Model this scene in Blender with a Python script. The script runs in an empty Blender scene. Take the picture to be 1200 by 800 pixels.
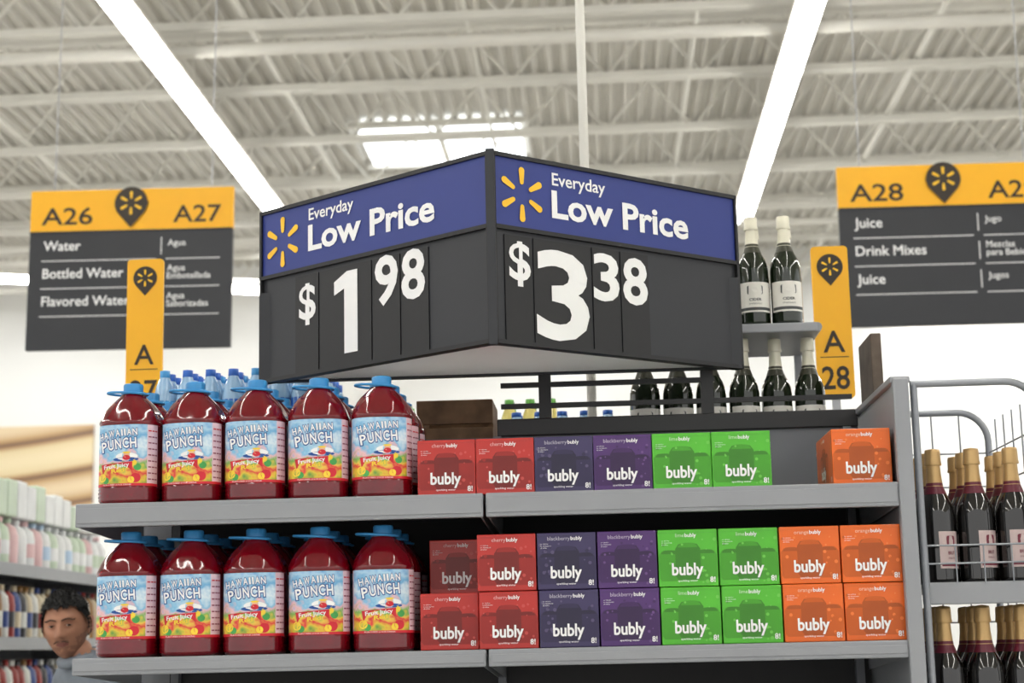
import bpy, math, random
from mathutils import Vector, Matrix, noise
random.seed(7)
S=bpy.context.scene
S.view_settings.view_transform='Standard'
S.view_settings.exposure=0.25
def lin(c):
    return tuple(((v/255)/12.92 if v/255<=0.04045 else ((v/255+0.055)/1.055)**2.4) for v in c)
MC={}
def M(name,rgb,rough=0.5,metal=0.0,coat=0.0,var=0.06,scale=8.0,emit=0.0,trans=0.0,bump=0.0):
    if name in MC: return MC[name]
    m=bpy.data.materials.new(name); m.use_nodes=True
    nt=m.node_tree; b=nt.nodes['Principled BSDF']
    c=lin(rgb)
    tc=nt.nodes.new('ShaderNodeTexCoord'); nz=nt.nodes.new('ShaderNodeTexNoise'); nz.inputs['Scale'].default_value=scale; nz.inputs['Detail'].default_value=3
    nt.links.new(tc.outputs['Object'],nz.inputs['Vector'])
    rp=nt.nodes.new('ShaderNodeValToRGB')
    rp.color_ramp.elements[0].position=0.3; rp.color_ramp.elements[1].position=0.7
    rp.color_ramp.elements[0].color=(*[max(0,v*(1-var)) for v in c],1)
    rp.color_ramp.elements[1].color=(*[min(1,v*(1+var)) for v in c],1)
    nt.links.new(nz.outputs['Fac'],rp.inputs[0]); nt.links.new(rp.outputs[0],b.inputs['Base Color'])
    b.inputs['Roughness'].default_value=rough; b.inputs['Metallic'].default_value=metal
    b.inputs['Coat Weight'].default_value=coat; b.inputs['Coat Roughness'].default_value=0.05
    if trans>0:
        tl=nt.nodes.new('ShaderNodeBsdfTranslucent'); mx=nt.nodes.new('ShaderNodeMixShader'); mx.inputs[0].default_value=trans
        nt.links.new(rp.outputs[0],tl.inputs[0]); nt.links.new(b.outputs[0],mx.inputs[1]); nt.links.new(tl.outputs[0],mx.inputs[2])
        nt.links.new(mx.outputs[0],nt.nodes['Material Output'].inputs[0])
    if emit>0:
        b.inputs['Emission Color'].default_value=(*c,1); b.inputs['Emission Strength'].default_value=emit
    if bump>0:
        bp=nt.nodes.new('ShaderNodeBump'); bp.inputs['Strength'].default_value=bump; bp.inputs['Distance'].default_value=0.01
        nt.links.new(nz.outputs['Fac'],bp.inputs['Height']); nt.links.new(bp.outputs[0],b.inputs['Normal'])
    MC[name]=m; return m
_tc={}
ONE=([(0.13,0),(0.30,0),(0.30,0.70),(0.165,0.70),(0.0,0.625),(0.0,0.51),(0.13,0.555)],[[0,1,2,3,4,5,6]])
def text2d(body,off=0.0,res=3):
    if body=='1': return ONE
    k=(body,off,res)
    if k in _tc: return _tc[k]
    c=bpy.data.curves.new('t','FONT'); c.body=body; c.size=1; c.offset=off; c.resolution_u=res
    o=bpy.data.objects.new('t',c); S.collection.objects.link(o)
    dg=bpy.context.evaluated_depsgraph_get()
    me=bpy.data.meshes.new_from_object(o.evaluated_get(dg))
    v=[(p.co.x,p.co.y) for p in me.vertices]; f=[list(p.vertices) for p in me.polygons]
    bpy.data.objects.remove(o); bpy.data.meshes.remove(me); bpy.data.curves.remove(c)
    _tc[k]=(v,f); return _tc[k]
class MB:
    def __init__(s): s.v=[];s.f=[];s.m=[];s.sm=[];s.mats=[]
    def mi(s,mat):
        if mat not in s.mats: s.mats.append(mat)
        return s.mats.index(mat)
    def add(s,vs,fs,mat,smooth=False,T=None):
        n=len(s.v); i=s.mi(mat)
        for p in vs:
            p=Vector(p)
            if T is not None: p=T@p
            s.v.append(p)
        for f in fs: s.f.append([n+k for k in f]); s.m.append(i); s.sm.append(smooth)
    def box(s,x0,x1,y0,y1,z0,z1,mat,bev=0.0,T=None):
        if bev<=0:
            vs=[(x0,y0,z0),(x1,y0,z0),(x1,y1,z0),(x0,y1,z0),(x0,y0,z1),(x1,y0,z1),(x1,y1,z1),(x0,y1,z1)]
            fs=[(0,3,2,1),(4,5,6,7),(0,1,5,4),(1,2,6,5),(2,3,7,6),(3,0,4,7)]
            s.add(vs,fs,mat,False,T); return
        import bmesh
        bm=bmesh.new(); bmesh.ops.create_cube(bm,size=1)
        for v in bm.verts:
            v.co=Vector(((x0+x1)/2+v.co.x*(x1-x0),(y0+y1)/2+v.co.y*(y1-y0),(z0+z1)/2+v.co.z*(z1-z0)))
        bmesh.ops.bevel(bm,geom=bm.edges[:],offset=bev,segments=2,affect='EDGES',profile=0.5)
        bm.verts.index_update()
        s.add([v.co.copy() for v in bm.verts],[[v.index for v in f.verts] for f in bm.faces],mat,False,T); bm.free()
    def lathe(s,prof,mat,seg=24,n=2.0,T=None,cap=True,a0=0,a1=2*math.pi,cx=0,cy=0,rmul=None):
        vs=[];fs=[]; full=abs(a1-a0-2*math.pi)<1e-6; cols=seg if full else seg+1
        for p in prof:
            nn=p[2] if len(p)>2 else n
            for k in range(cols):
                a=a0+(a1-a0)*k/seg; c,si=math.cos(a),math.sin(a)
                r=p[0]/((abs(c)**nn+abs(si)**nn)**(1/nn)) if nn!=2 else p[0]
                if rmul: r*=rmul(a,p[1])
                vs.append((cx+r*c,cy+r*si,p[1]))
        for j in range(len(prof)-1):
            for k in range(seg):
                k2=(k+1)%cols
                fs.append((j*cols+k,j*cols+k2,(j+1)*cols+k2,(j+1)*cols+k))
        s.add(vs,fs,mat,True,T)
        if cap and full:
            s.add([vs[k] for k in range(cols)][::-1],[list(range(cols))],mat,False,T)
            s.add([vs[(len(prof)-1)*cols+k] for k in range(cols)],[list(range(cols))],mat,False,T)
    def tube(s,pts,r,mat,seg=8,closed=False,T=None):
        pts=[Vector(p) for p in pts]; N=len(pts); vs=[];fs=[]; up=None
        for i,p in enumerate(pts):
            a=pts[(i-1)%N] if (closed or i>0) else p; b=pts[(i+1)%N] if (closed or i<N-1) else p
            d=(b-a).normalized()
            if up is None:
                up=Vector((0,0,1)) if abs(d.z)<0.9 else Vector((1,0,0))
            sd=d.cross(up).normalized(); up=sd.cross(d).normalized()
            for k in range(seg):
                t=2*math.pi*k/seg; vs.append(p+sd*math.cos(t)*r+up*math.sin(t)*r)
        for i in range(N if closed else N-1):
            for k in range(seg):
                j=(i+1)%N; fs.append((i*seg+k,i*seg+(k+1)%seg,j*seg+(k+1)%seg,j*seg+k))
        s.add(vs,fs,mat,True,T)
        if not closed:
            s.add(vs[:seg],[list(range(seg))[::-1]],mat,False,T); s.add(vs[-seg:],[list(range(seg))],mat,False,T)
    def poly(s,pts,mat,fn): s.add([fn(*p) for p in pts],[list(range(len(pts)))],mat)
    def text(s,body,mat,fn,x,y,w=None,h=None,align='C',off=0.0,rot=0.0,valign='B',res=3):
        v,f=text2d(body,off,res); v0,_=text2d(body,0.0,res)
        xs=[p[0] for p in v0]; W0=max(xs)-min(xs); capv=text2d('H',0.0,res)[0]; H0=max(p[1] for p in capv)
        if w is None: sy=h/H0; sx=sy
        elif h is None: sx=w/W0; sy=sx
        else: sx=w/W0; sy=h/H0
        ox=min(xs)+(W0/2 if align=='C' else (W0 if align=='R' else 0))
        c,si=math.cos(rot),math.sin(rot); out=[]
        oy=0 if valign=='B' else H0/2
        for p in v:
            a=(p[0]-ox)*sx; b=(p[1]-oy)*sy
            out.append(fn(x+a*c-b*si,y+a*si+b*c))
        s.add(out,f,mat)
    def build(s,name,loc=(0,0,0),rotz=0.0,parent=None):
        me=s.mesh(name); o=bpy.data.objects.new(name,me); S.collection.objects.link(o)
        o.location=loc; o.rotation_euler=(0,0,rotz)
        if parent: o.parent=parent
        return o
    def mesh(s,name):
        me=bpy.data.meshes.new(name); me.from_pydata([tuple(p) for p in s.v],[],s.f)
        for m in s.mats: me.materials.append(m)
        me.polygons.foreach_set('material_index',s.m); me.polygons.foreach_set('use_smooth',s.sm); me.update(); return me
def inst(name,me,loc,rotz=0.0):
    o=bpy.data.objects.new(name,me); S.collection.objects.link(o); o.location=loc; o.rotation_euler=(0,0,rotz); return o
def empty(name,loc=(0,0,0)):
    o=bpy.data.objects.new(name,None); S.collection.objects.link(o); o.location=loc; return o
def ell(cx,cy,rx,ry,n=20,a0=0,a1=2*math.pi):
    return [(cx+rx*math.cos(a0+(a1-a0)*k/n),cy+ry*math.sin(a0+(a1-a0)*k/n)) for k in range(n)]
def rrect(x0,x1,y0,y1,r,n=5):
    P=[]
    for cx,cy,a in ((x1-r,y1-r,0),(x0+r,y1-r,90),(x0+r,y0+r,180),(x1-r,y0+r,270)):
        for k in range(n+1):
            t=math.radians(a+90*k/n); P.append((cx+r*math.cos(t),cy+r*math.sin(t)))
    return P
# ---------------------------------------------------------------- camera
f=2000.0; tilt=math.radians(10.2); yaw=math.radians(2.9); roll=math.radians(1.3)
cd=bpy.data.cameras.new('camera'); cam=bpy.data.objects.new('camera',cd); S.collection.objects.link(cam); S.camera=cam
cd.sensor_width=36; cd.lens=36*f/1200; cd.clip_end=200
fw=Vector((-math.sin(yaw)*math.cos(tilt), math.cos(yaw)*math.cos(tilt), math.sin(tilt)))
r0=Vector((math.cos(yaw),math.sin(yaw),0)); u0=r0.cross(fw)
rr=r0*math.cos(roll)-u0*math.sin(roll); uu=u0*math.cos(roll)+r0*math.sin(roll)
R=Matrix((rr,uu,-fw)).transposed().to_4x4()
cam.matrix_world=Matrix.Translation((0,0,1.45))@R
cd.dof.use_dof=True; cd.dof.focus_distance=4.0; cd.dof.aperture_fstop=4.5
# ---------------------------------------------------------------- materials
white=M('white_print',(250,250,250),0.5,var=0.01)
deckm=M('ceiling_deck_paint',(205,202,194),0.6,var=0.05,scale=1.5)
steelw=M('joist_paint',(226,224,216),0.5,var=0.04,scale=3)
wallm=M('wall_paint',(240,240,237),0.7,var=0.02,scale=0.6)
floorm=M('floor_tile',(200,198,192),0.25,var=0.05,scale=2)
shelfm=M('shelf_powder_coat',(152,155,160),0.38,var=0.03,scale=6)
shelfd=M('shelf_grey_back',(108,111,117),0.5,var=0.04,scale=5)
darkm=M('dark_backing',(26,26,29),0.6,var=0.1)
blackm=M('sign_charcoal',(42,44,49),0.42,var=0.04)
cardm=M('price_card_black',(23,23,25),0.4,var=0.05)
bluem=M('sign_blue',(42,58,134),0.4,var=0.02)
yellowm=M('sign_yellow',(248,182,22),0.45,var=0.02)
sparkm=M('spark_yellow',(255,200,40),0.45,var=0.02)
pinm=M('pin_brown',(46,36,24),0.5)
metal=M('brushed_metal',(170,172,176),0.35,0.6)
tubem=M('grey_tube',(150,154,160),0.35,0.3)
woodm=M('wood_crate',(120,92,66),0.7,var=0.3,scale=20)
wood2=M('weathered_wood',(92,80,70),0.7,var=0.3,scale=20)
# ---------------------------------------------------------------- room
b=MB(); b.box(-16,16,-8,24.3,-0.1,0,floorm); b.build('floor')
b=MB(); b.box(-16,16,24,24.3,0,7.3,wallm)
b.build('wall_back')
b=MB(); prof=[(0,0),(0.04,0),(0.06,0.05),(0.13,0.05),(0.15,0)]
xs=[];zs=[];x=-16
while x<16:
    for dx,dz in prof[:-1]: xs.append(x+dx);zs.append(7.0+dz)
    x+=0.15
n=len(xs); vs=[(xs[i],-8,zs[i]) for i in range(n)]+[(xs[i],24.3,zs[i]) for i in range(n)]
b.add(vs,[(i,n+i,n+i+1,i+1) for i in range(n-1)],deckm); b.build('ceiling')
b=MB(); Y=1.7
while Y<23.9:
    for z in (6.42,6.94):
        b.box(-16,16,Y-0.045,Y-0.008,z-0.03,z+0.03,steelw); b.box(-16,16,Y+0.008,Y+0.045,z-0.03,z+0.03,steelw)
    x=-15.8; up=True
    while x<15.6:
        b.tube([(x,Y,6.42 if up else 6.92),(x+0.42,Y,6.92 if up else 6.42)],0.014,steelw,5); x+=0.42; up=not up
    Y+=1.6
b.build('roof_joists')
b=MB()
for X,z,r in ((-2.75,6.5,0.025),(-1.0,6.62,0.018),(0.9,6.5,0.018),(2.9,6.5,0.03),(-5.6,6.5,0.025)):
    b.tube([(X,-7,z),(X,23.9,z)],r,steelw,8)
b.tube([(-15.9,13.0,6.25),(15.9,13.0,6.25)],0.055,steelw,12)
b.tube([(-15.9,19.4,6.25),(15.9,19.4,6.25)],0.04,steelw,12)
b.build('sprinkler_pipes')
b=MB(); skym=M('skylight_glow',(245,250,255),0.5,emit=2.2,var=0.0)
for k,(x0,x1) in enumerate(((-2.5,-1.66),(-1.6,-0.75))):
    b.box(x0,x1,17.4,18.9,6.965,6.985,skym)
b.box(-2.58,-0.67,17.32,17.4,6.93,6.99,steelw); b.box(-2.58,-0.67,18.9,18.98,6.93,6.99,steelw); b.box(-1.66,-1.6,17.4,18.9,6.93,6.99,steelw)
b.build('skylight')
b=MB(); b.box(8.3,9.3,21.0,22.4,6.965,6.985,skym); b.box(8.2,8.3,20.9,22.5,6.93,6.99,steelw);b.box(9.3,9.4,20.9,22.5,6.93,6.99,steelw); b.build('skylight')
tubeL=M('fluorescent_tube',(255,253,248),0.5,emit=17,var=0.0)
def strip(x0,y0,x1,y1,z,name='strip_light'):
    L=math.hypot(x1-x0,y1-y0); T=Matrix.Translation((x0,y0,z))@Matrix.Rotation(math.atan2(y1-y0,x1-x0),4,'Z')
    b=MB(); b.box(0,L,-0.11,0.11,0.06,0.10,steelw,T=T)
    b.box(0,L,-0.04,0.04,0.10,0.16,steelw,T=T)
    for s in (-0.06,0.06):
        b.tube([(0.02,s,0.03),(L-0.02,s,0.03)],0.035,tubeL,8,T=T)
    k=0.5
    while k<L:
        b.tube([(k,0,0.15),(k,0,0.9 if z<6.2 else 0.5)],0.006,steelw,4,T=T); k+=2.4
    return b.build(name)
strip(-3.35,-6,-3.35,18,6.0); strip(1.64,-6,1.64,18.4,6.0); strip(6.6,-6,6.6,18.4,6.0); strip(-8.3,-6,-8.3,18.4,6.0)
strip(-7.6,19.6,-3.1,21.4,5.95); strip(4.2,23.6,9.5,23.6,5.75)
for i,x in enumerate((-8,-4,0,4,8)):  # extra spots added only to brighten the back wall, not store fixtures
    ld=bpy.data.lights.new('added_wall_fill','SPOT'); ld.energy=260; ld.spot_size=math.radians(110); ld.spot_blend=0.8; ld.shadow_soft_size=0.15
    lo=bpy.data.objects.new('added_wall_fill',ld); S.collection.objects.link(lo); lo.location=(x,20.3,6.3)
    lo.rotation_euler=Vector((0,3.7,-3.6)).to_track_quat('-Z','Y').to_euler()
# ---------------------------------------------------------------- spark & pin art
def spark(b,fn,cx,cy,R,mat):
    for k in range(6):
        a=math.radians(90+60*k); c,s=math.cos(a),math.sin(a)
        P=[]
        L0,L1=0.36*R,R; w0,w1=0.085*R,0.125*R
        for t in range(7):
            q=math.radians(-90+180*t/6); P.append((L1-w1+w1*math.cos(q),w1*math.sin(q)))
        for t in range(7):
            q=math.radians(90+180*t/6); P.append((L0+w0+w0*math.cos(q),w0*math.sin(q)))
        b.poly([(cx+p[0]*c-p[1]*s,cy+p[0]*s+p[1]*c) for p in P],mat,fn)
def pin(b,fn,fn2,cx,cy,R):
    P=[]
    for k in range(25):
        a=math.radians(-35+250*k/24); P.append((cx+R*math.cos(a),cy+R*math.sin(a)))
    P.append((cx,cy-1.5*R))
    b.poly(P,pinm,fn); spark(b,fn2,cx,cy,0.72*R,sparkm)
# ---------------------------------------------------------------- hanging aisle signs
def aisle_sign(X0,X1,ztop,zbot,Y,a,c,rows,rot=0,roty=0):
    W=X1-X0; H=ztop-zbot; b=MB(); yh=H*0.262
    b.box(0,W,0,0.03,-H,-yh,blackm,0.004); b.box(0,W,-0.003,0.033,-yh,0,yellowm,0.004)
    b.box(0,W,-0.006,-0.003,-yh-0.004,-yh+0.002,blackm)
    F=lambda x,z:Vector((x,-0.005,z)); F0=lambda x,z:Vector((x,-0.0015,z))
    k=W/234.0
    b.text(a,pinm,F,14*k,-40*k,w=58*k,h=19*k,align='L',off=0.01)
    b.text(c,pinm,F,W-14*k,-40*k,w=54*k,h=19*k,align='R',off=0.01)
    pin(b,lambda x,z:Vector((x,-0.012,z)),lambda x,z:Vector((x,-0.0135,z)),W/2,-17*k,19*k)
    b.box(W/2-19*k,W/2+19*k,-0.0118,-0.004,-20*k,-15*k,pinm)
    for i,(l,r) in enumerate(rows):
        z=-(70+32*i)*k
        b.text(l,white,F0,17*k,z,h=10.8*k,align='L',off=0.010)
        if r:
            ls=r.split('|')
            for j,t in enumerate(ls): b.text(t,white,F0,160*k,z+(3-j*9)*k+(3*k if len(ls)>1 else 0),h=7.0*k,align='L',off=0.004)
        b.box(15*k,147*k,-0.0012,0,z-12.5*k,z-11.6*k,white)
        b.box(158*k,220*k,-0.0012,0,z-12.5*k,z-11.6*k,white)
        b.box(152*k,153*k,-0.0012,0,z-7*k,z+13*k,white)
    for x in (26*k,W-26*k):
        b.tube([(x,0.015,0),(x,0.015,6.35-ztop)],0.0035,metal,5)
    o=b.build('hanging_aisle_sign',(X0,Y,ztop),rot); o.rotation_euler=(0,roty,rot); return o
aisle_sign(-3.10,-1.965,4.0,3.105,9.0,'A26','A27',[('Water','Agua'),('Bottled Water','Agua|Embotellada'),('Flavored Water','Agua|Saborizadas')],math.radians(-1.0),math.radians(0.9))
aisle_sign(1.32,2.45,3.97,3.09,9.0,'A28','A29',[('Juice','Jugo'),('Drink Mixes','Mezclas|para Bebidas'),('Juice','Jugos')],0,math.radians(.4))
def tag(Xc,Y,ztop,zbot,w,num):
    b=MB(); H=ztop-zbot
    F=lambda x,z:Vector((x,-0.0015,z))
    P=rrect(-w/2,w/2,-H,0,0.012)
    n=len(P); vs=[(p[0],0,p[1]) for p in P]+[(p[0],0.012,p[1]) for p in P]
    b.add(vs,[list(range(n)),list(range(n,2*n))[::-1]]+[(i,(i+1)%n,n+(i+1)%n,n+i)[::-1] for i in range(n)],yellowm)
    pin(b,F,lambda x,z:Vector((x,-0.003,z)),0,-0.065,0.04)
    b.text('A',pinm,F,0.0,-H*0.70,h=0.065,off=0.01)
    b.text(num,pinm,F,0.0,-H*0.94,h=0.068,w=w*.72,off=0.012)
    b.box(-w*0.38,w*0.38,-0.001,0,-H*0.735,-H*0.73,pinm)
    b.box(-0.012,0.012,0.012,0.03,-ztop,-0.15,metal)
    return b.build('aisle_number_flag',(Xc,Y,ztop))
tag(-1.50,5.5,2.76,2.25,0.122,'27'); tag(0.725,5.2,2.655,2.18,0.113,'28')
# ---------------------------------------------------------------- wedge price sign
b=MB(); Cc=Vector((-0.24,3.9,0)); Lc=Vector((-0.885,4.4,0)); Rc=Vector((0.372,4.4,0)); Z0,Z1,ZM=2.15,2.61,2.43
def face(A,B,items):
    d=(B-A); L=d.length; ux=d/L; nrm=Vector((ux.y,-ux.x,0))
    T=Matrix((ux,-nrm,Vector((0,0,1)))).transposed().to_4x4(); T=Matrix.Translation(A+Vector((0,0,Z0)))@T
    b.box(0,L,0,0.02,0,Z1-Z0,blackm,T=T)
    b.box(0,L,-0.004,0,ZM-Z0+0.004,Z1-Z0-0.006,bluem,T=T)
    for z in (0.0,ZM-Z0-0.004,Z1-Z0-0.007): b.box(0,L,-0.010,0.0,z,z+0.010,cardm,T=T)
    for x in (0,L-0.008): b.box(x,x+0.008,-0.010,0,0,Z1-Z0,cardm,T=T)
    def F(e): return lambda x,z:T@Vector((x,-e,z))
    return F,L,T
bz=ZM-Z0
F,L,T=face(Lc,Cc,0)
spark(b,F(0.006),0.088,bz+0.088,0.068,sparkm)
b.text('Everyday',white,F(0.006),0.19,bz+0.128,w=0.165,h=0.030,align='L',off=0.015)
b.text('Low Price',white,F(0.006),0.19,bz+0.048,w=0.445,h=0.064,align='L',off=0.028)
for x0,x1 in ((0.135,0.222),(0.227,0.415),(0.42,0.515),(0.52,0.612)): b.box(x0,x1,-0.003,0,0.01,bz-0.015,cardm,T=T)
b.text('$',white,F(0.0045),0.182,0.150,h=0.088,off=0.02)
b.text('1',white,F(0.0045),0.325,0.040,w=0.085,h=0.205,off=0.018)
b.text('9',white,F(0.0045),0.470,0.148,w=0.072,h=0.115,off=0.025)
b.text('8',white,F(0.0045),0.562,0.148,w=0.072,h=0.115,off=0.025)
F,L,T=face(Cc,Rc,0)
spark(b,F(0.006),0.088,bz+0.088,0.068,sparkm)
b.text('Everyday',white,F(0.006),0.18,bz+0.125,w=0.165,h=0.030,align='L',off=0.015)
b.text('Low Price',white,F(0.006),0.18,bz+0.045,w=0.435,h=0.064,align='L',off=0.028)
for x0,x1 in ((0.035,0.115),(0.12,0.295),(0.30,0.385),(0.39,0.48)): b.box(x0,x1,-0.003,0,0.01,bz-0.015,cardm,T=T)
b.text('$',white,F(0.0045),0.078,0.160,h=0.088,off=0.02)
b.text('3',white,F(0.0045),0.205,0.030,w=0.145,h=0.205,off=0.02)
b.text('3',white,F(0.0045),0.342,0.138,w=0.072,h=0.110,off=0.025)
b.text('8',white,F(0.0045),0.435,0.138,w=0.072,h=0.110,off=0.025)
b.box(Lc.x,Rc.x,4.38,4.40,Z0,Z1-0.22,blackm)
b.box(Cc.x-0.010,Cc.x+0.010,3.887,3.91,Z0-0.004,Z1+0.006,blackm)
tri=[(Cc.x,Cc.y+0.02),(Rc.x-0.02,Rc.y-0.012),(Lc.x+0.02,Lc.y-0.012)]
under=M('sign_underside_plastic',(245,246,248),0.5,var=0.02,trans=0.6)
b.add([(x,y,Z0+0.006) for x,y in tri],[(0,2,1)],under)
ps=b.build('price_sign')
b=MB()
for x in (-0.14,0.28): b.box(x-0.016,x+0.016,4.386,4.41,2.0365,2.1495,cardm)
for z,x1 in ((2.125,0.30),(2.07,0.650)): b.box(-0.255,x1,4.388,4.405,z-0.006,z+0.006,cardm)
b.build('sign_mounting_frame')
b=MB(); b.tube([(-0.02,4.7,1.965),(-0.02,4.7,6.9)],0.013,steelw,12); b.tube([(-0.02,4.7,1.963),(-0.02,4.7,1.98)],0.04,steelw,12); b.build('ceiling_conduit_pole')
# ---------------------------------------------------------------- endcap gondola
def shelf(b,x0,x1,y0,y1,ztop,lip,mat=shelfm):
    b.box(x0,x1,y0,y1,ztop-0.012,ztop,mat,0.002)
    b.box(x0,x1,y0-0.012,y0,ztop-lip,ztop+0.002,mat,0.003)
    b.box(x0+0.004,x1-0.004,y0-0.0145,y0-0.012,ztop-lip+0.009,ztop-0.009,mat,0.001)
    for x in (x0+0.004,x1-0.007):
        b.add([(x,y0,ztop-0.012),(x,y1,ztop-0.012),(x,y1,ztop-0.07),(x,y0,ztop-lip),(x+.003,y0,ztop-0.012),(x+.003,y1,ztop-0.012),(x+.003,y1,ztop-0.07),(x+.003,y0,ztop-lip)],[(0,1,2,3),(7,6,5,4),(2,6,7,3),(0,3,7,4)],mat)
b=MB()
b.box(-1.12,0.66,4.40,4.44,0,1.80,darkm); b.box(-0.265,0.66,4.385,4.40,1.80,2.03,shelfd,0.002); b.box(-1.12,-0.265,4.40,4.42,1.80,1.99,shelfd)
b.box(-0.265,0.66,4.375,4.40,1.99,2.035,cardm,0.003)
for x0,x1 in ((-1.20,-0.268),(-0.262,0.66)):
    shelf(b,x0,x1,3.85,4.40,1.795,0.052); shelf(b,x0,x1,3.85,4.40,1.448,0.036)
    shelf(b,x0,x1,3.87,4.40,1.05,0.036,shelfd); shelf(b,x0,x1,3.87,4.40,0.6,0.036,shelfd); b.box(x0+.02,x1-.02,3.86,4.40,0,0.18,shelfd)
for x in (-1.11,-0.275,0.62): b.box(x,x+0.02,4.37,4.40,0.1,1.99,shelfd)
b.box(0.665,0.678,3.86,4.44,0,2.02,shelfm,0.002)
b.box(0.66,0.695,3.832,3.86,0,2.03,shelfm,0.004)
b.box(0.655,0.70,3.84,4.44,2.02,2.035,shelfm,0.003)
b.build('endcap_shelving')
b=MB(); b.box(-1.25,0.66,4.46,9.5,0,1.94,shelfd); b.box(-1.27,0.68,4.455,9.52,1.94,1.96,darkm,0.003)
for z in (0.4,0.8,1.2,1.6): b.box(-1.28,-1.25,4.5,9.5,z,z+.04,shelfm); b.box(0.66,0.69,4.5,9.5,z,z+.04,shelfm)
b.build('aisle_gondola')
# ---------------------------------------------------------------- juice jug
def label_mat():
    m=bpy.data.materials.new('juice_label_art'); m.use_nodes=True; nt=m.node_tree; bs=nt.nodes['Principled BSDF']
    tc=nt.nodes.new('ShaderNodeTexCoord'); sp=nt.nodes.new('ShaderNodeSeparateXYZ'); nt.links.new(tc.outputs['Object'],sp.inputs[0])
    nz=nt.nodes.new('ShaderNodeTexNoise'); nz.inputs['Scale'].default_value=38; nz.inputs['Detail'].default_value=2; nt.links.new(tc.outputs['Object'],nz.inputs['Vector'])
    mr=nt.nodes.new('ShaderNodeMapRange'); mr.inputs[1].default_value=0.035; mr.inputs[2].default_value=0.2; nt.links.new(sp.outputs['Z'],mr.inputs[0])
    ma=nt.nodes.new('ShaderNodeMath'); ma.operation='MULTIPLY_ADD'; ma.inputs[1].default_value=0.5; nt.links.new(nz.outputs['Fac'],ma.inputs[0]); 
    sb=nt.nodes.new('ShaderNodeMath'); sb.operation='SUBTRACT'; sb.inputs[1].default_value=0.25; nt.links.new(mr.outputs[0],sb.inputs[0]); nt.links.new(sb.outputs[0],ma.inputs[2])
    rp=nt.nodes.new('ShaderNodeValToRGB'); cr=rp.color_ramp; cr.interpolation='LINEAR'
    st=[(0.0,(60,150,70)),(0.1,(230,200,60)),(0.2,(226,50,60)),(0.27,(240,205,80)),(0.36,(120,185,90)),(0.42,(240,190,200)),(0.5,(130,195,230)),(0.62,(225,240,250)),(0.74,(110,180,225)),(0.86,(180,216,240)),(1.0,(90,165,220))]
    while len(cr.elements)<len(st): cr.elements.new(0.5)
    for e,(p,c) in zip(cr.elements,st): e.position=p; e.color=(*lin(c),1)
    nt.links.new(ma.outputs[0],rp.inputs[0]); nt.links.new(rp.outputs[0],bs.inputs['Base Color']); bs.inputs['Roughness'].default_value=0.35
    return m
labm=label_mat()
juice=M('red_juice_bottle',(112,2,18),0.10,coat=0.6,var=0.22,scale=14)
capb=M('blue_cap',(58,146,208),0.35,var=0.04)
nutr=M('label_nutrition',(236,205,214),0.4,var=0.08,scale=60)
logoblue=M('logo_blue',(22,78,160),0.4); logored=M('logo_red',(214,30,48),0.4); skinc=M('mascot_skin',(240,190,150),0.5); ycol=M('logo_yellow',(250,215,60),0.4); gcol=M('logo_green',(70,165,80),0.4)
inkn=M('label_nutrition_ink',(150,70,95),0.5)
NN=2.9
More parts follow.
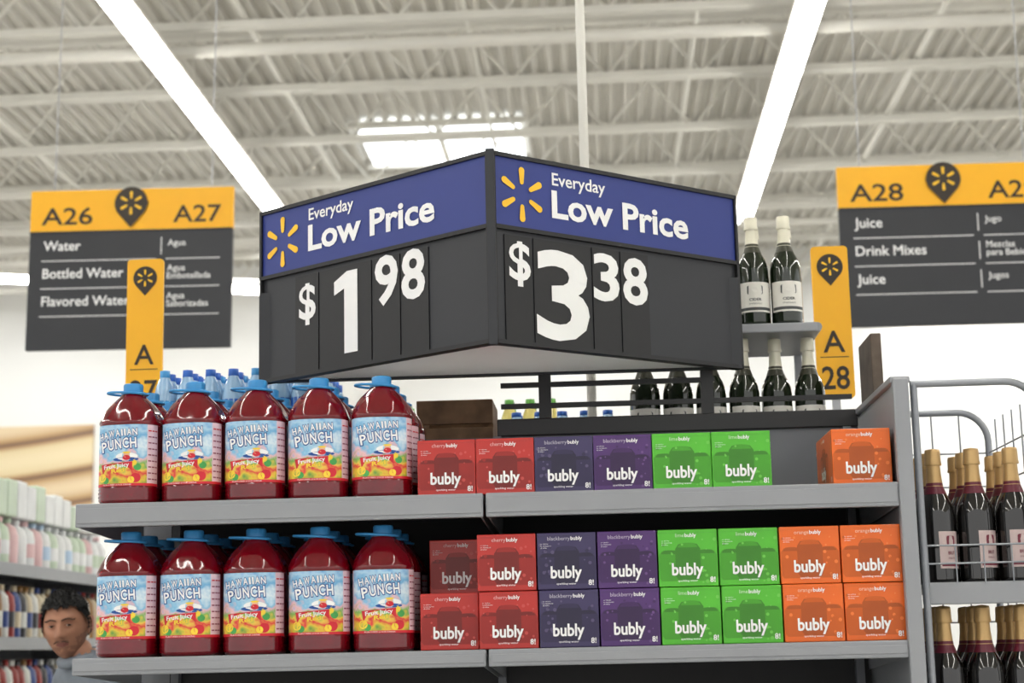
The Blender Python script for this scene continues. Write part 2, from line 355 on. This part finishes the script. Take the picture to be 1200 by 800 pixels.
def jug_mesh():
    b=MB()
    pr=[(0.056,0.0,2.6),(0.066,0.003,2.7),(0.0705,0.012,NN)]
    for k in range(5):
        z=0.014+k*0.0045; pr+=[(0.0712 if k%2 else 0.069,z,NN)]
    pr+=[(0.0705,0.036,NN),(0.0695,0.039,NN),(0.0695,0.186,NN),(0.0712,0.190,NN),(0.0712,0.194,NN),(0.0695,0.201,2.8),(0.066,0.212,2.6),(0.060,0.224,2.35),(0.051,0.237,2.15),(0.040,0.248,2),(0.031,0.256,2),(0.026,0.262,2),(0.024,0.268,2)]
    def rm(a,z):
        if 0.19<z<0.25: return 1-0.035*abs(math.cos(4*a))*(1 if z>0.2 else .3)
        return 1
    b.lathe(pr,juice,64,rmul=rm)
    def seg(a0,a1,mat,r,z0,z1):
        b.lathe([(r,z0,NN),(r,z1,NN)],mat,28,a0=math.radians(a0),a1=math.radians(a1),cap=False)
    seg(206,318,labm,0.0702,0.042,0.184)
    seg(318,345,nutr,0.0702,0.042,0.184)
    seg(150,206,nutr,0.0702,0.042,0.184)
    seg(196,345,logored,0.0704,0.042,0.048)
    def yf(x,e):
        x=max(-0.069,min(0.069,x)); return -((0.0702**NN-abs(x)**NN)**(1/NN))-e
    def F(e): return lambda x,z:Vector((x,yf(x,e),z))
    cx=-0.007
    for word,z,w,h,bx in (('HAWAIIAN',0.152,0.096,0.0150,0.0),('PUNCH',0.123,0.088,0.0225,0.003)):
        wd={'I':.55,'W':1.3,'H':1.0}; ws=[wd.get(c,1.0) for c in word]; tot=sum(ws); acc=0
        for i,ch in enumerate(word):
            t=(acc+ws[i]/2)/tot-.5; acc+=ws[i]; xx=cx+bx+t*w; zz=z+0.12*(xx-cx)+0.005-0.004*(t*2)**2
            ww=w*ws[i]/tot*0.76*(0.5 if ch=='I' else 1); ro=0.12-0.12*t
            b.text(ch,logoblue,F(0.0010),xx,zz,w=ww,h=h,off=0.05 if ch=='I' else 0.09,rot=ro,res=2)
            b.text(ch,white,F(0.0016),xx,zz,w=ww,h=h,off=0.025,rot=ro,res=2)
    b.poly(ell(cx+0.022,0.110,0.026,0.009,18),white,F(0.0005)); b.poly(ell(cx+0.02,0.103,0.03,0.005,18),logoblue,F(0.0007))
    b.poly(ell(cx+0.022,0.114,0.007,0.007,14),skinc,F(0.00085)); b.poly(ell(cx+0.022,0.107,0.009,0.006,14),logored,F(0.0009)); b.poly(ell(cx+0.022,0.119,0.010,0.0022,14),ycol,F(0.00095))
    for x,z,r,m_ in ((-0.045,0.062,0.010,ycol),(0.036,0.060,0.011,logored),(0.026,0.056,0.008,ycol),(-0.035,0.055,0.008,gcol),(0.04,0.085,0.008,gcol),(0.032,0.095,0.007,ycol)):
        b.poly(ell(x,z,r,r,14),m_,F(0.0005))
    P=[(cx-.042+.078*k/8,0.092+.006*k/8) for k in range(9)]+[(cx+.036-.074*k/8,0.078-.008*k/8) for k in range(9)]
    b.poly(P,logored,F(0.0007))
    b.text('Fruit Juicy',white,F(0.0012),cx-0.002,0.084,w=0.062,h=0.009,off=0.02,rot=0.1,res=2)
    b.text('Red',ycol,F(0.0012),cx+0.002,0.0735,w=0.03,h=0.009,off=0.03,rot=0.1,res=2)
    b.text('FLAVORED JUICE DRINK',white,F(0.0012),cx,0.0435,w=0.07,h=0.003,res=1)
    for k in range(9):
        z=0.168-k*0.014
        for j in (0,1,2):
            a0=320+j*8
            b.lathe([(0.0706,z,NN),(0.0706,z+0.003,NN)],logored if k==0 else inkn,3,a0=math.radians(a0),a1=math.radians(a0+6.5),cap=False)
    b.lathe([(0.028,0.262),(0.0285,0.268),(0.0235,0.2685)],capb,24)
    b.lathe([(0.0225,0.2685),(0.0228,0.284),(0.0205,0.2875),(0.0,0.288)],capb,48,rmul=lambda a,z:1+0.02*math.cos(24*a),cap=False)
    P=[]
    for k in range(28):
        a=2*math.pi*k/28; P.append((-0.014+0.048*math.cos(a),0.032*math.sin(a),0.2655-0.003*math.cos(a)))
    b.tube(P,0.0032,capb,6,closed=True)
    b.tube([(-0.027,0,0.265),(0.0,0.0,0.266),(0.027,0,0.264)],0.003,capb,6)
    return b.mesh('juice_jug')
jm=jug_mesh()
for zi,z in enumerate((1.796,1.449)):
    for r in range(3):
        for i in range(5):
            x=-1.096+i*0.1475+random.uniform(-.0015,.0015); 
            rz=math.radians([-9,-4,-2,4,9][i]+random.uniform(-4,4))*0.6 if r==0 else random.uniform(-0.05,0.05)
            inst('juice_jug',jm,(x,3.932+r*0.152,z),rz)
# ---------------------------------------------------------------- sparkling water boxes
def bub_mesh(name,col,flav,dark):
    c=M(name+'_print',col,0.34,var=0.05,scale=14,coat=.15); d=M(name+'_print_dark',tuple(int(v*dark) for v in col),0.38,var=0.06,scale=20)
    d2=M(name+'_print_mid',tuple(int(v*(0.5+dark/2)) for v in col),0.38,var=0.05)
    l=M(name+'_print_light',tuple(min(255,int(v*0.85+38)) for v in col),0.42)
    tint=M(name+'_flavour_ink',tuple(int(v*0.35+255*0.65) for v in col),0.42)
    b=MB(); w,D,h=0.1325,0.26,0.1265
    b.box(-w/2,w/2,0,D,0,h,c,0.0018)
    rng=random.Random(name)
    def art(T,w):
        def F(e): return lambda x,z:T@Vector((x,-e,z))
        def can(cx,z0,s,m,m2,e):
            b.poly([(cx-.020*s,z0),(cx+.020*s,z0),(cx+.026*s,z0+.008*s),(cx+.026*s,z0+.064*s),(cx+.019*s,z0+.074*s),(cx-.019*s,z0+.074*s),(cx-.026*s,z0+.064*s),(cx-.026*s,z0+.008*s)],m,F(e))
            b.poly([(cx-.018*s,z0+.0725*s),(cx+.018*s,z0+.0725*s),(cx+.021*s,z0+.067*s),(cx-.021*s,z0+.067*s)],m2,F(e+.0002))
            b.poly(ell(cx,z0+.074*s,.017*s,.0025*s,14),m2,F(e+.0003))
        can(-.041,.012,.9,d2,d,.0004); can(.041,.012,.9,d2,d,.0004); can(0,.014,1.08,d,d2,.0008)
        for _ in range(30):
            x=rng.uniform(-w/2+.006,w/2-.006); z=rng.uniform(.008,h-.022); 
            if abs(x)<.03 and z<.09: continue
            b.poly(ell(x,z,*(2*(rng.uniform(.0012,.0042),)),12),rng.choice((l,d2,l)),F(.0012))
        W1=max(p[0] for p in text2d(flav,0,2)[0]); W2=max(p[0] for p in text2d('bubly',0,2)[0]); H0=max(p[1] for p in text2d('H',0,2)[0]); sc=.0082/H0
        x0=-(W1+W2)*sc/2-.004
        b.text(flav,tint,F(.0016),x0,h-.017,h=.0082,off=.004,align='L',res=2)
        b.text('bubly',white,F(.0016),x0+W1*sc+.0012,h-.017,h=.0082,off=.02,align='L',res=2)
        for q,t_ in enumerate(('no calories','no sweeteners','all smiles')): b.text(t_,white,F(.0016),-w/2+.008,h-.026-.0045*q,h=.0027,align='L',res=1)
        b.text('8 - 12 FL OZ CANS',l,F(.0016),0,.0035,h=.0024,res=1)
        b.text('bubly',white,F(.0022),-.002,.0255,w=.068,h=.0255,off=.026,res=3)
        b.text('sparkling water',white,F(.0018),-.002,.0105,w=.044,h=.0040,res=1,off=.01)
        b.text('8!',white,F(.0018),w/2-.013,.0085,h=.0115,off=.02,res=2)
    art(Matrix.Identity(4),w)
    art(Matrix.Translation((-w/2,D/2,0))@Matrix.Rotation(math.radians(-90),4,'Z'),D)
    art(Matrix.Translation((w/2,D/2,0))@Matrix.Rotation(math.radians(90),4,'Z'),D)
    b.box(-w/2+.002,w/2-.002,D/2-.0006,D/2+.0006,h,h+.0004,d); b.box(-w/2+.001,w/2-.001,-.0004,0,h-.0075,h-.007,d2)
    return b.mesh('sparkling_water_box')
BX={'c':bub_mesh('cherry',(192,46,38),'cherry',0.64),'n':bub_mesh('blackberry',(60,50,94),'blackberry',0.66),'p':bub_mesh('blackberry_violet',(80,42,112),'blackberry',0.66),
    'l':bub_mesh('lime',(86,192,46),'lime',0.70),'o':bub_mesh('orange',(238,108,22),'orange',0.76)}
def bx(k,x,y,z,r=0): inst('sparkling_water_box',BX[k],(x,y,z),math.radians(r))
for i,k in enumerate('ccnpll'): bx(k,-0.352+i*0.1338,3.862+random.uniform(0,.006),1.7965,random.uniform(-.3,.3))
bx('o',0.588,3.875,1.7965,0.5)
for i,k in enumerate('ccnplloo'):
    x=-0.353+i*0.1357
    bx(k,x,3.862+random.uniform(0,.006) + (0.03 if i==0 else 0),1.4505,random.uniform(-.4,.4))
    if i==0: bx(k,x+0.01,4.02,1.5785,0)
    else: bx(k,x-0.002,3.862+random.uniform(0,.006),1.5785,random.uniform(-.4,.4))
# ---------------------------------------------------------------- bottles
def bottle(name,glass,foil,band,label,lab2,txt,la):
    b=MB(); R=0.0415
    b.lathe([(0.036,0),(R-0.001,0.004),(R,0.012),(R,0.155),(0.0395,0.172),(0.033,0.19),(0.024,0.207),(0.0185,0.222)],glass,32)
    b.lathe([(0.0245,0.2065),(0.0192,0.222),(0.0162,0.25),(0.0155,0.27)],foil,24,cap=False)
    b.lathe([(0.0185,0.270),(0.0192,0.2735),(0.018,0.280),(0.0175,0.300),(0.0165,0.306),(0.0,0.309)],foil,24,rmul=lambda a,z:1+0.03*math.sin(9*a+z*200),cap=True)
    b.lathe([(0.0262,0.2035),(0.0198,0.2215)],band,24,cap=False); b.lathe([(0.0195,0.223),(0.018,0.232)],band,24,cap=False)
    b.lathe([(R+.0006,0.035),(R+.0006,0.118)],label,24,a0=math.radians(270-la),a1=math.radians(270+la),cap=False)
    b.lathe([(R+.0010,0.040),(R+.0010,0.048)],lab2,20,a0=math.radians(275-la),a1=math.radians(265+la),cap=False)
    def F(e): return lambda x,z:Vector((x,-math.sqrt(max(1e-6,(R+.0008)**2-x*x))-e,z))
    k=min(1,la/75)
    b.text(txt,lab2,F(.0006),0,0.066,w=0.034*k,h=0.007,off=0.02,res=2)
    b.poly(rrect(-.022*k,.022*k,.084,.108,.004),lab2,F(.0006)); b.poly(ell(0,0.096,0.012*k,0.007,16),label,F(.0009)); b.text('SPARKLING',lab2,F(.0006),0,0.056,w=0.036*k,h=0.004,res=1)
    return b.mesh(name)
gl_green=M('green_glass',(22,34,16),0.08,coat=0.8); gl_dark=M('dark_glass',(15,13,12),0.07,coat=0.9)
foilw=M('white_foil',(232,228,208),0.3,0.1); foilg=M('gold_foil',(196,162,110),0.35,0.5); bandw=M('foil_band_dark',(60,60,46),0.4); bandr=M('burgundy_band',(98,22,44),0.4)
labw=M('cream_label',(236,234,226),0.5); ink=M('label_ink',(70,74,74),0.5); labr=M('rose_label',(204,184,182),0.5); inkr=M('burgundy_ink',(120,40,60),0.5)
bm1=bottle('cider_bottle',gl_green,foilw,bandw,labw,ink,'CIDER',72); bm2=bottle('sparkling_wine_bottle',gl_dark,foilg,bandr,labr,inkr,'BRUT',38)
b=MB()
b.box(0.30,0.592,4.54,4.94,2.270,2.296,shelfm,0.004)
b.tube([(0.592,4.545,2.283),(0.592,4.935,2.283)],0.013,shelfm,10)
for x in (0.315,0.58): b.box(x-.01,x+.01,4.92,4.94,1.961,2.27,shelfm)
b.build('bottle_display_shelf')
for x,y in ((0.345,4.62),(0.432,4.60),(0.520,4.60),(0.445,4.71),(0.535,4.71)): inst('cider_bottle',bm1,(x,y,2.2965),random.uniform(-.3,.3))
for i in range(6): inst('cider_bottle',bm1,(0.125+i*0.0895,4.61+ (0.0 if i<4 else .02),1.9605),random.uniform(-.3,.3))
b=MB()
def loop(Y):
    P=[(0.705,Y,2.02),(0.915,Y,2.02)]
    for k in range(1,9):
        a=math.radians(90-90*k/8); P.append((0.915+0.075*math.cos(a),Y,1.945+0.075*math.sin(a)))
    P+=[(0.99,Y,1.0),(0.99,Y,0.0)]
    b.tube(P,0.0085,tubem,10)
loop(3.87); loop(4.40)
b.tube([(0.712,3.87,0.0),(0.712,3.87,2.02)],0.0085,tubem,8); b.tube([(0.712,4.40,0.0),(0.712,4.40,2.02)],0.0085,tubem,8)
z=0.3
while z<1.95:
    b.tube([(0.99,3.87,z),(0.99,4.40,z)],0.0022,tubem,5); b.tube([(0.71,4.405,z),(0.99,4.405,z)],0.0022,tubem,5); z+=0.085
for k in range(1,6): b.tube([(0.99,3.87+k*0.088,0.2),(0.99,3.87+k*0.088,1.99)],0.0022,tubem,5)
for k in range(1,4): b.tube([(0.71+k*0.07,4.405,0.2),(0.71+k*0.07,4.405,2.02)],0.0022,tubem,5)
for zs in (1.57,1.215,0.8,0.4):
    b.box(0.705,0.985,3.89,4.39,zs-0.01,zs,shelfm); b.box(0.705,0.99,3.875,3.885,zs-0.045,zs+0.004,shelfm,0.003)
    for dz in (0.045,0.085): b.tube([(0.705,3.872,zs+dz),(0.99,3.872,zs+dz)],0.0024,tubem,5)
    for k in range(5): b.tube([(0.72+k*0.062,3.872,zs),(0.72+k*0.062,3.872,zs+0.085)],0.0018,tubem,5)
b.build('wire_display_rack')
for zs in (1.5705,1.2155):
    for r in range(3):
        for i in range(3): inst('sparkling_wine_bottle',bm2,(0.759+i*0.0872,3.945+r*0.09,zs),random.uniform(.1,.8))
b=MB()
for k in range(2):
    b.box(-0.49,-0.285,4.52+k*0.2,4.535+k*0.2,1.961,2.035,woodm,0.002); b.box(-0.49,-0.285,4.52+k*0.2,4.535+k*0.2,2.045,2.11,woodm,0.002)
for x in (-0.49,-0.30): b.box(x,x+.015,4.535,4.72,1.961,2.11,woodm,0.002)
b.build('wooden_crate')
b=MB()
b.box(0.715,0.735,4.47,4.60,0,2.19,wood2,0.003); b.box(0.712,0.74,4.43,4.64,2.02,2.24,wood2,0.003)
b.build('wooden_board')
# ---------------------------------------------------------------- top stock behind
def cluster(name,nx,ny,pitch,mats_body,mats_cap,h,loc,r=0.03):
    b=MB()
    for i in range(nx):
        for j in range(ny):
            mb_=random.choice(mats_body); mc=random.choice(mats_cap)
            b.lathe([(r*.9,0),(r,.006),(r,h*.3),(r*.93,h*.36),(r,h*.45),(r,h*.68),(r*.75,h*.82),(r*.42,h*.92)],mb_,14,cx=i*pitch,cy=j*pitch)
            b.lathe([(r*.45,h*.92),(r*.47,h*.93),(r*.45,h),(0,h)],mc,12,cx=i*pitch,cy=j*pitch)
            b.lathe([(r*1.02,h*.47),(r*1.02,h*.64)],mc,12,cx=i*pitch,cy=j*pitch,cap=False)
    return b.build(name,loc)
wb=M('clear_water_plastic',(150,188,222),0.15,coat=.5); cb=M('water_cap_blue',(30,96,190),0.4)
cluster('water_bottle_pack',7,5,0.064,[wb],[cb,cb,capb],0.240,(-1.20,4.62,1.989),0.0315)
cluster('water_bottle_pack',7,5,0.064,[wb],[cb],0.285,(-1.20,5.0,1.989),0.0315)
b=MB(); b.box(-1.25,-0.75,4.57,5.4,1.962,1.988,woodm,.003); b.build('stock_tray')
yg=M('lime_juice',(190,200,70),0.2,coat=.5); yy=M('pale_juice',(226,210,120),0.2,coat=.5); gc=M('green_cap',(90,165,60),.4); pc=M('purple_cap',(110,60,150),.4)
cluster('juice_bottles',9,3,0.068,[yg,yy],[gc,gc,pc],0.285,(-0.70,5.5,1.962),0.033)
cluster('water_bottle_pack',5,3,0.066,[wb],[cb],0.16,(-0.24,4.9,1.962),0.0315)
# ---------------------------------------------------------------- background gondola on the left
b=MB()
b.box(-3.55,-3.50,6.5,10.4,0,2.45,shelfm)
for z in (1.93,1.56,1.18,0.8,0.4,0.12):
    b.box(-3.5,-3.0,6.5,10.4,z-.02,z,shelfm); b.box(-3.0,-2.985,6.5,10.4,z-.06,z+.005,shelfm,.003)
b.box(-3.5,-2.99,10.4,10.43,0,2.0,shelfm)
b.build('background_gondola')
pale=[M('pack_white',(238,240,240),.4),M('pack_blue',(190,214,236),.4),M('pack_green',(206,222,200),.4),M('pack_pink',(226,190,192),.4)]
col=[M('b_red',(150,50,45),.3),M('b_blue',(60,80,140),.3),M('b_white',(220,220,215),.3),M('b_amber',(150,110,60),.3),M('b_dark',(60,60,64),.3),M('b_cream',(214,200,170),.3)]
def prow(name,z,h,mats,caps,w):
    b=MB(); y=6.6
    while y<10.3:
        m_=random.choice(mats); c1=random.choice(caps); c2=random.choice(caps)
        for x in (-3.07,-3.2):
            b.lathe([(w*.45,0,3),(w*.47,.01,3),(w*.47,h*.6,3),(w*.4,h*.78,2.5),(w*.15,h*.88,2),(w*.15,h*.9,2)],m_,12,cx=x,cy=y)
            b.lathe([(w*.2,h*.89),(w*.2,h),(0,h)],c1,10,cx=x,cy=y,cap=False)
            b.lathe([(w*.48,h*.2,3),(w*.48,h*.5,3)],c2,12,cx=x,cy=y,cap=False)
        y+=w*1.08
    b.build(name,(0,0,z))
prow('shelved_cleaner_bottles',1.9305,0.24,pale[:1]*3+pale,pale[1:]+pale[:1]*3,0.12)
prow('shelved_sauce_bottles',1.5605,0.27,col,col,0.085)
prow('shelved_sauce_bottles',1.1805,0.27,col,col,0.085)
b=MB(); y=6.6
while y<10.2:
    hh=random.uniform(.12,.2); b.box(-3.25,-3.02,y,y+.14,2.175,2.175+hh,random.choice(pale[:1]*4+pale),.01); y+=.15
b.build('shelved_tissue_packs')
def mural():
    m=bpy.data.materials.new('mural_print'); m.use_nodes=True; nt=m.node_tree; bs=nt.nodes['Principled BSDF']
    tc=nt.nodes.new('ShaderNodeTexCoord'); wv=nt.nodes.new('ShaderNodeTexWave'); wv.bands_direction='Z'; wv.inputs['Scale'].default_value=0.30; wv.inputs['Distortion'].default_value=4.5; wv.inputs['Detail'].default_value=1; wv.inputs['Detail Scale'].default_value=0.6
    nt.links.new(tc.outputs['Object'],wv.inputs[0]); rp=nt.nodes.new('ShaderNodeValToRGB'); cr=rp.color_ramp
    st=[(0,(230,214,176)),(0.25,(222,204,160)),(0.4,(186,150,108)),(0.55,(112,84,68)),(0.75,(190,154,108)),(1,(226,206,170))]
    while len(cr.elements)<len(st): cr.elements.new(.5)
    for e,(p,c) in zip(cr.elements,st): e.position=p; e.color=(*lin(c),1)
    nt.links.new(wv.outputs['Fac'],rp.inputs[0]); nt.links.new(rp.outputs[0],bs.inputs['Base Color']); return m
b=MB(); b.box(-10.5,-7.25,23.95,23.99,3.45,4.75,mural()); b.box(-10.5,-7.25,23.9,23.99,3.40,3.47,wallm); b.build('wall_mural')
# ---------------------------------------------------------------- man
skin=M('man_skin',(178,126,99),0.5,var=0.06,scale=30); stub=M('man_stubble_skin',(154,108,86),0.55,var=0.1,scale=90); hair=M('man_hair',(10,8,8),0.7,var=0.3,scale=60); shirt=M('grey_shirt',(128,136,146),0.8,var=0.08,scale=20,bump=.2); pants=M('dark_jeans',(44,50,66),0.8); shoe=M('shoes',(40,36,34),.5); lipm=M('lips',(140,84,74),.5); eyew=M('eye_white',(215,208,202),.2); iris=M('iris_dark',(34,22,18),.15)
def gauss(d,s): return math.exp(-d*d/(2*s*s))
def head_fn(x,y,z,grow=0.0):
    px,py,pz=x*.074,y*.094,z*.115
    if z<0:
        k=(-z)**1.8; px*=1-0.26*k; 
        if y>0: py*=1-0.45*k
        else: py*=1-0.05*k
    if y<0:
        fr=min(1,-y*1.6); fr=fr*fr
        py*=1-0.05*fr
        d=0
        d+=0.007*gauss(pz-.030,.009)*gauss(px,.045)
        for s in (-1,1):
            d-=0.011*gauss(px-s*.030,.012)*gauss(pz-.008,.010)
            d+=0.007*gauss(px-s*.038,.018)*gauss(pz+.022,.017)
            d-=0.004*gauss(px-s*.040,.012)*gauss(pz+.060,.016)
            d+=0.008*gauss(px-s*.013,.006)*gauss(pz+.030,.007)
        t=(0.02-pz)/0.05
        if -0.2<t<1.25: d+=0.026*max(0,min(1,t+.15))*gauss(px,.0095)*(1 if t<1 else max(0,1-(t-1)*4))
        d+=0.006*gauss(pz+.052,.006)*gauss(px,.017)+0.006*gauss(pz+.062,.005)*gauss(px,.014)-0.004*gauss(pz+.057,.0025)*gauss(px,.02)
        d+=0.008*gauss(pz+.092,.014)*gauss(px,.022)
        py-=d*fr
    v=Vector((px,py,pz))
    if grow: v+=Vector((x,y,z*0.8)).normalized()*grow
    return v
def sph(nu,nv):
    P=[];Fc=[]
    for j in range(nv+1):
        t=math.pi*j/nv
        for i in range(nu):
            a=2*math.pi*i/nu; P.append((math.sin(t)*math.cos(a),math.sin(t)*math.sin(a),math.cos(t)))
    for j in range(nv):
        for i in range(nu): Fc.append((j*nu+i,(j+1)*nu+i,(j+1)*nu+(i+1)%nu,j*nu+(i+1)%nu))
    return P,Fc
man=empty('man',(-1.80,6.0,0))
hb=MB(); P,Fc=sph(120,100)
hb.add([head_fn(*p) for p in P],Fc,skin,True)
i0=hb.mi(lipm); i1=hb.mi(stub)
for k,fc in enumerate(hb.f):
    c=sum((hb.v[q] for q in fc),Vector())/4
    dz=abs(c.z+.057)/.0095
    jaw=c.z< -.066 or (abs(c.x)>.045 and c.z<-.045+ (c.y+.09)*.35)
    if c.y<.03 and jaw and noise.noise(c*90)>-.25: hb.m[k]=i1
    if c.y<-.05 and -.053<c.z<-.043 and abs(c.x)<.024: hb.m[k]=i1
    if c.y<-.05 and dz<1 and abs(c.x)<.022*(1-dz*dz): hb.m[k]=i0
P2,F2=sph(110,90); keep=[]; HV=[]
for p in P2:
    n_=noise.noise(Vector(p)*7)*.004+noise.noise(Vector(p)*22)*.005
    HV.append(head_fn(*p,grow=max(.002,.007+n_+(.006 if p[2]>.5 else 0))))
def hairline(c):
    if c.y<-.60: return 0.53+0.03*math.sin(c.x*17)
    if c.y<-.15: return 0.53-(c.y+.60)*1.1
    if c.y<0.10: return -.16 if abs(c.x)>.3 else .1
    return -.12-0.45*c.y
for fc in F2:
    c=sum((Vector(P2[q]) for q in fc),Vector())/4
    if c.z>hairline(c)+noise.noise(c*30)*.06: keep.append(fc)
hb.add(HV,keep,hair,True)
rg=random.Random(3); cnt=0
while cnt<2600:
    v=Vector((rg.gauss(0,1),rg.gauss(0,1),rg.gauss(0,1))).normalized()
    if v.z<hairline(v)+.02: continue
    cnt+=1
    base=head_fn(*v,grow=.006); d=(v+Vector((rg.uniform(-.35,.35),rg.uniform(-.55,.15),rg.uniform(.1,.7)))).normalized()
    L=.017*(1.0 if v.z>.4 else .55)*rg.uniform(.7,1.25); sd=d.cross(Vector((rg.gauss(0,1),rg.gauss(0,1),rg.gauss(0,1)))).normalized()*.0016; s2=d.cross(sd)
    hb.add([base+sd,base-sd*.5+s2*.87,base-sd*.5-s2*.87,base+d*L],[(0,1,3),(1,2,3),(2,0,3)],hair)
for s in (-1,1):
    for r,cy,m_ in ((.0105,-.0735,eyew),(.0064,-.0788,iris)):
        Pe,Fe=sph(16,12); hb.add([Vector((s*.030+p[0]*r*1.1-(0 if m_ is eyew else -.001),cy+p[1]*r,.007+p[2]*r*(.50 if m_ is eyew else .72))) for p in Pe],Fe,m_,True)
    hb.tube([(s*.017,-.083,.008),(s*.024,-.0868,.0120),(s*.033,-.0861,.0120),(s*.043,-.079,.008)],.0022,stub,6)
    hb.tube([(s*.017,-.083,.005),(s*.030,-.0855,.0008),(s*.043,-.078,.005)],.0022,skin,6)
    for q in range(9):
        t=q/8; x=s*(.011+.039*t); z=.0245+.0045*math.sin(math.pi*min(1,t*1.15)); y=-.0945+.0185*t**2.2
        hb.tube([(x-s*.002,y,z-.002),(x+s*.003,y+.001,z+.0028)],.0016,hair,4)
    Pe,Fe=sph(16,12); hb.add([Vector((s*(.074+.004*abs(p[0])+p[0]*s*.006),.006+p[1]*.017+ p[2]*.004,-.004+p[2]*.031)) for p in Pe],Fe,skin,True)
    hb.tube([(s*.079,.022,-.02),(s*.084,.026,.008),(s*.083,.014,.026),(s*.078,-.006,.022)],.004,skin,6)
    for q in range(7):
        t=q/6; hb.tube([(s*(.003+.020*t),-.0972+.009*t*t,-.043-.006*t*t),(s*(.005+.021*t),-.0970+.0105*t*t,-.0475-.006*t*t)],.0010,hair,4)
head=hb.build('head',(-0.075,-0.075,1.562),0,man)
head.rotation_euler=(math.radians(5),math.radians(-5),math.radians(3))
def skinned(name,V,E,Rr,matf,sub=2,root=0,rz=0):
    me=bpy.data.meshes.new(name); me.from_pydata(V,E,[]); o=bpy.data.objects.new(name,me); S.collection.objects.link(o)
    md=o.modifiers.new('s','SKIN'); md.use_smooth_shade=True
    for i,r in enumerate(Rr):
        me.skin_vertices[0].data[i].radius=(r,r) if not isinstance(r,tuple) else r
    me.skin_vertices[0].data[root].use_root=True
    o.modifiers.new('d','SUBSURF').levels=sub
    dg=bpy.context.evaluated_depsgraph_get(); m2=bpy.data.meshes.new_from_object(o.evaluated_get(dg)); bpy.data.objects.remove(o)
    ms=[]
    for p in m2.polygons:
        m_=matf(p.center)
        if m_ not in ms: ms.append(m_)
    m2.materials.clear()
    for m_ in ms: m2.materials.append(m_)
    for p in m2.polygons: p.material_index=ms.index(matf(p.center)); p.use_smooth=True
    ob=bpy.data.objects.new(name,m2); S.collection.objects.link(ob); ob.parent=man; ob.rotation_euler=(0,0,rz); return ob
BR=math.radians(48)
V=[(0,0,.92),(0,0,1.05),(.01,0,1.20),(.015,0,1.32),(0,0,1.41),(-.045,0,1.455),(-.085,0.0,1.51),
 (0,-.09,.86),(-.01,-.10,.48),(.01,-.10,.09),(-.10,-.11,.04),
 (0,.09,.86),(-.01,.10,.48),(.01,.10,.09),(-.10,.11,.04),
 (.01,-.10,1.405),(.01,-.185,1.375),(.03,-.225,1.08),(-.04,-.23,.86),
 (.01,.10,1.405),(.01,.185,1.375),(.03,.225,1.08),(-.04,.23,.86)]
E=[(0,1),(1,2),(2,3),(3,4),(4,5),(5,6),(0,7),(7,8),(8,9),(9,10),(0,11),(11,12),(12,13),(13,14),(4,15),(15,16),(16,17),(17,18),(4,19),(19,20),(20,21),(21,22)]
Rr=[.13,.125,.135,.125,.09,.058,.052,.088,.06,.045,.038,.088,.06,.045,.038,.075,.068,.048,.034,.075,.068,.048,.034]
def bm_(c):
    if c.z>1.462 and c.x<-.02 and abs(c.y)<.062: return skin
    if c.z>.93 or abs(c.y)>.185: return shirt
    if c.z<.09: return shoe
    return pants
skinned('body',V,E,Rr,bm_,rz=BR)
for s in (-1,1):
    V=[(-.04,s*.23,.86),(-.05,s*.23,.82),(-.06,s*.23,.775)];E=[(0,1),(1,2)];Rr=[(.03,.022),(.036,.018),(.036,.016)]
    for k,(dx,L) in enumerate(((-.03,.07),(-.012,.08),(.008,.075),(.026,.06))):
        n=len(V); V+=[(-.06+dx,s*.232,.77),(-.064+dx,s*.228,.77-L*.5),(-.068+dx,s*.216,.77-L)]; E+=[(2,n),(n,n+1),(n+1,n+2)]; Rr+=[.010,.009,.008]
    n=len(V); V+=[(-.085,s*.222,.80),(-.102,s*.212,.765)]; E+=[(1,n),(n,n+1)]; Rr+=[.011,.009]
    skinned('hand',V,E,Rr,lambda c:skin,2,rz=BR)
hb=MB(); Pc=[(.080*math.cos(a)-.030,.078*math.sin(a),1.456+.022*math.cos(a)) for a in [2*math.pi*k/20 for k in range(20)]]
hb.tube(Pc,.020,shirt,10,closed=True); hb.build('collar',(0,0,0),BR,man)
# ---------------------------------------------------------------- world
w=bpy.data.worlds.new('world'); S.world=w; w.use_nodes=True
w.node_tree.nodes['Background'].inputs[0].default_value=(1,0.99,0.97,1); w.node_tree.nodes['Background'].inputs[1].default_value=0.95
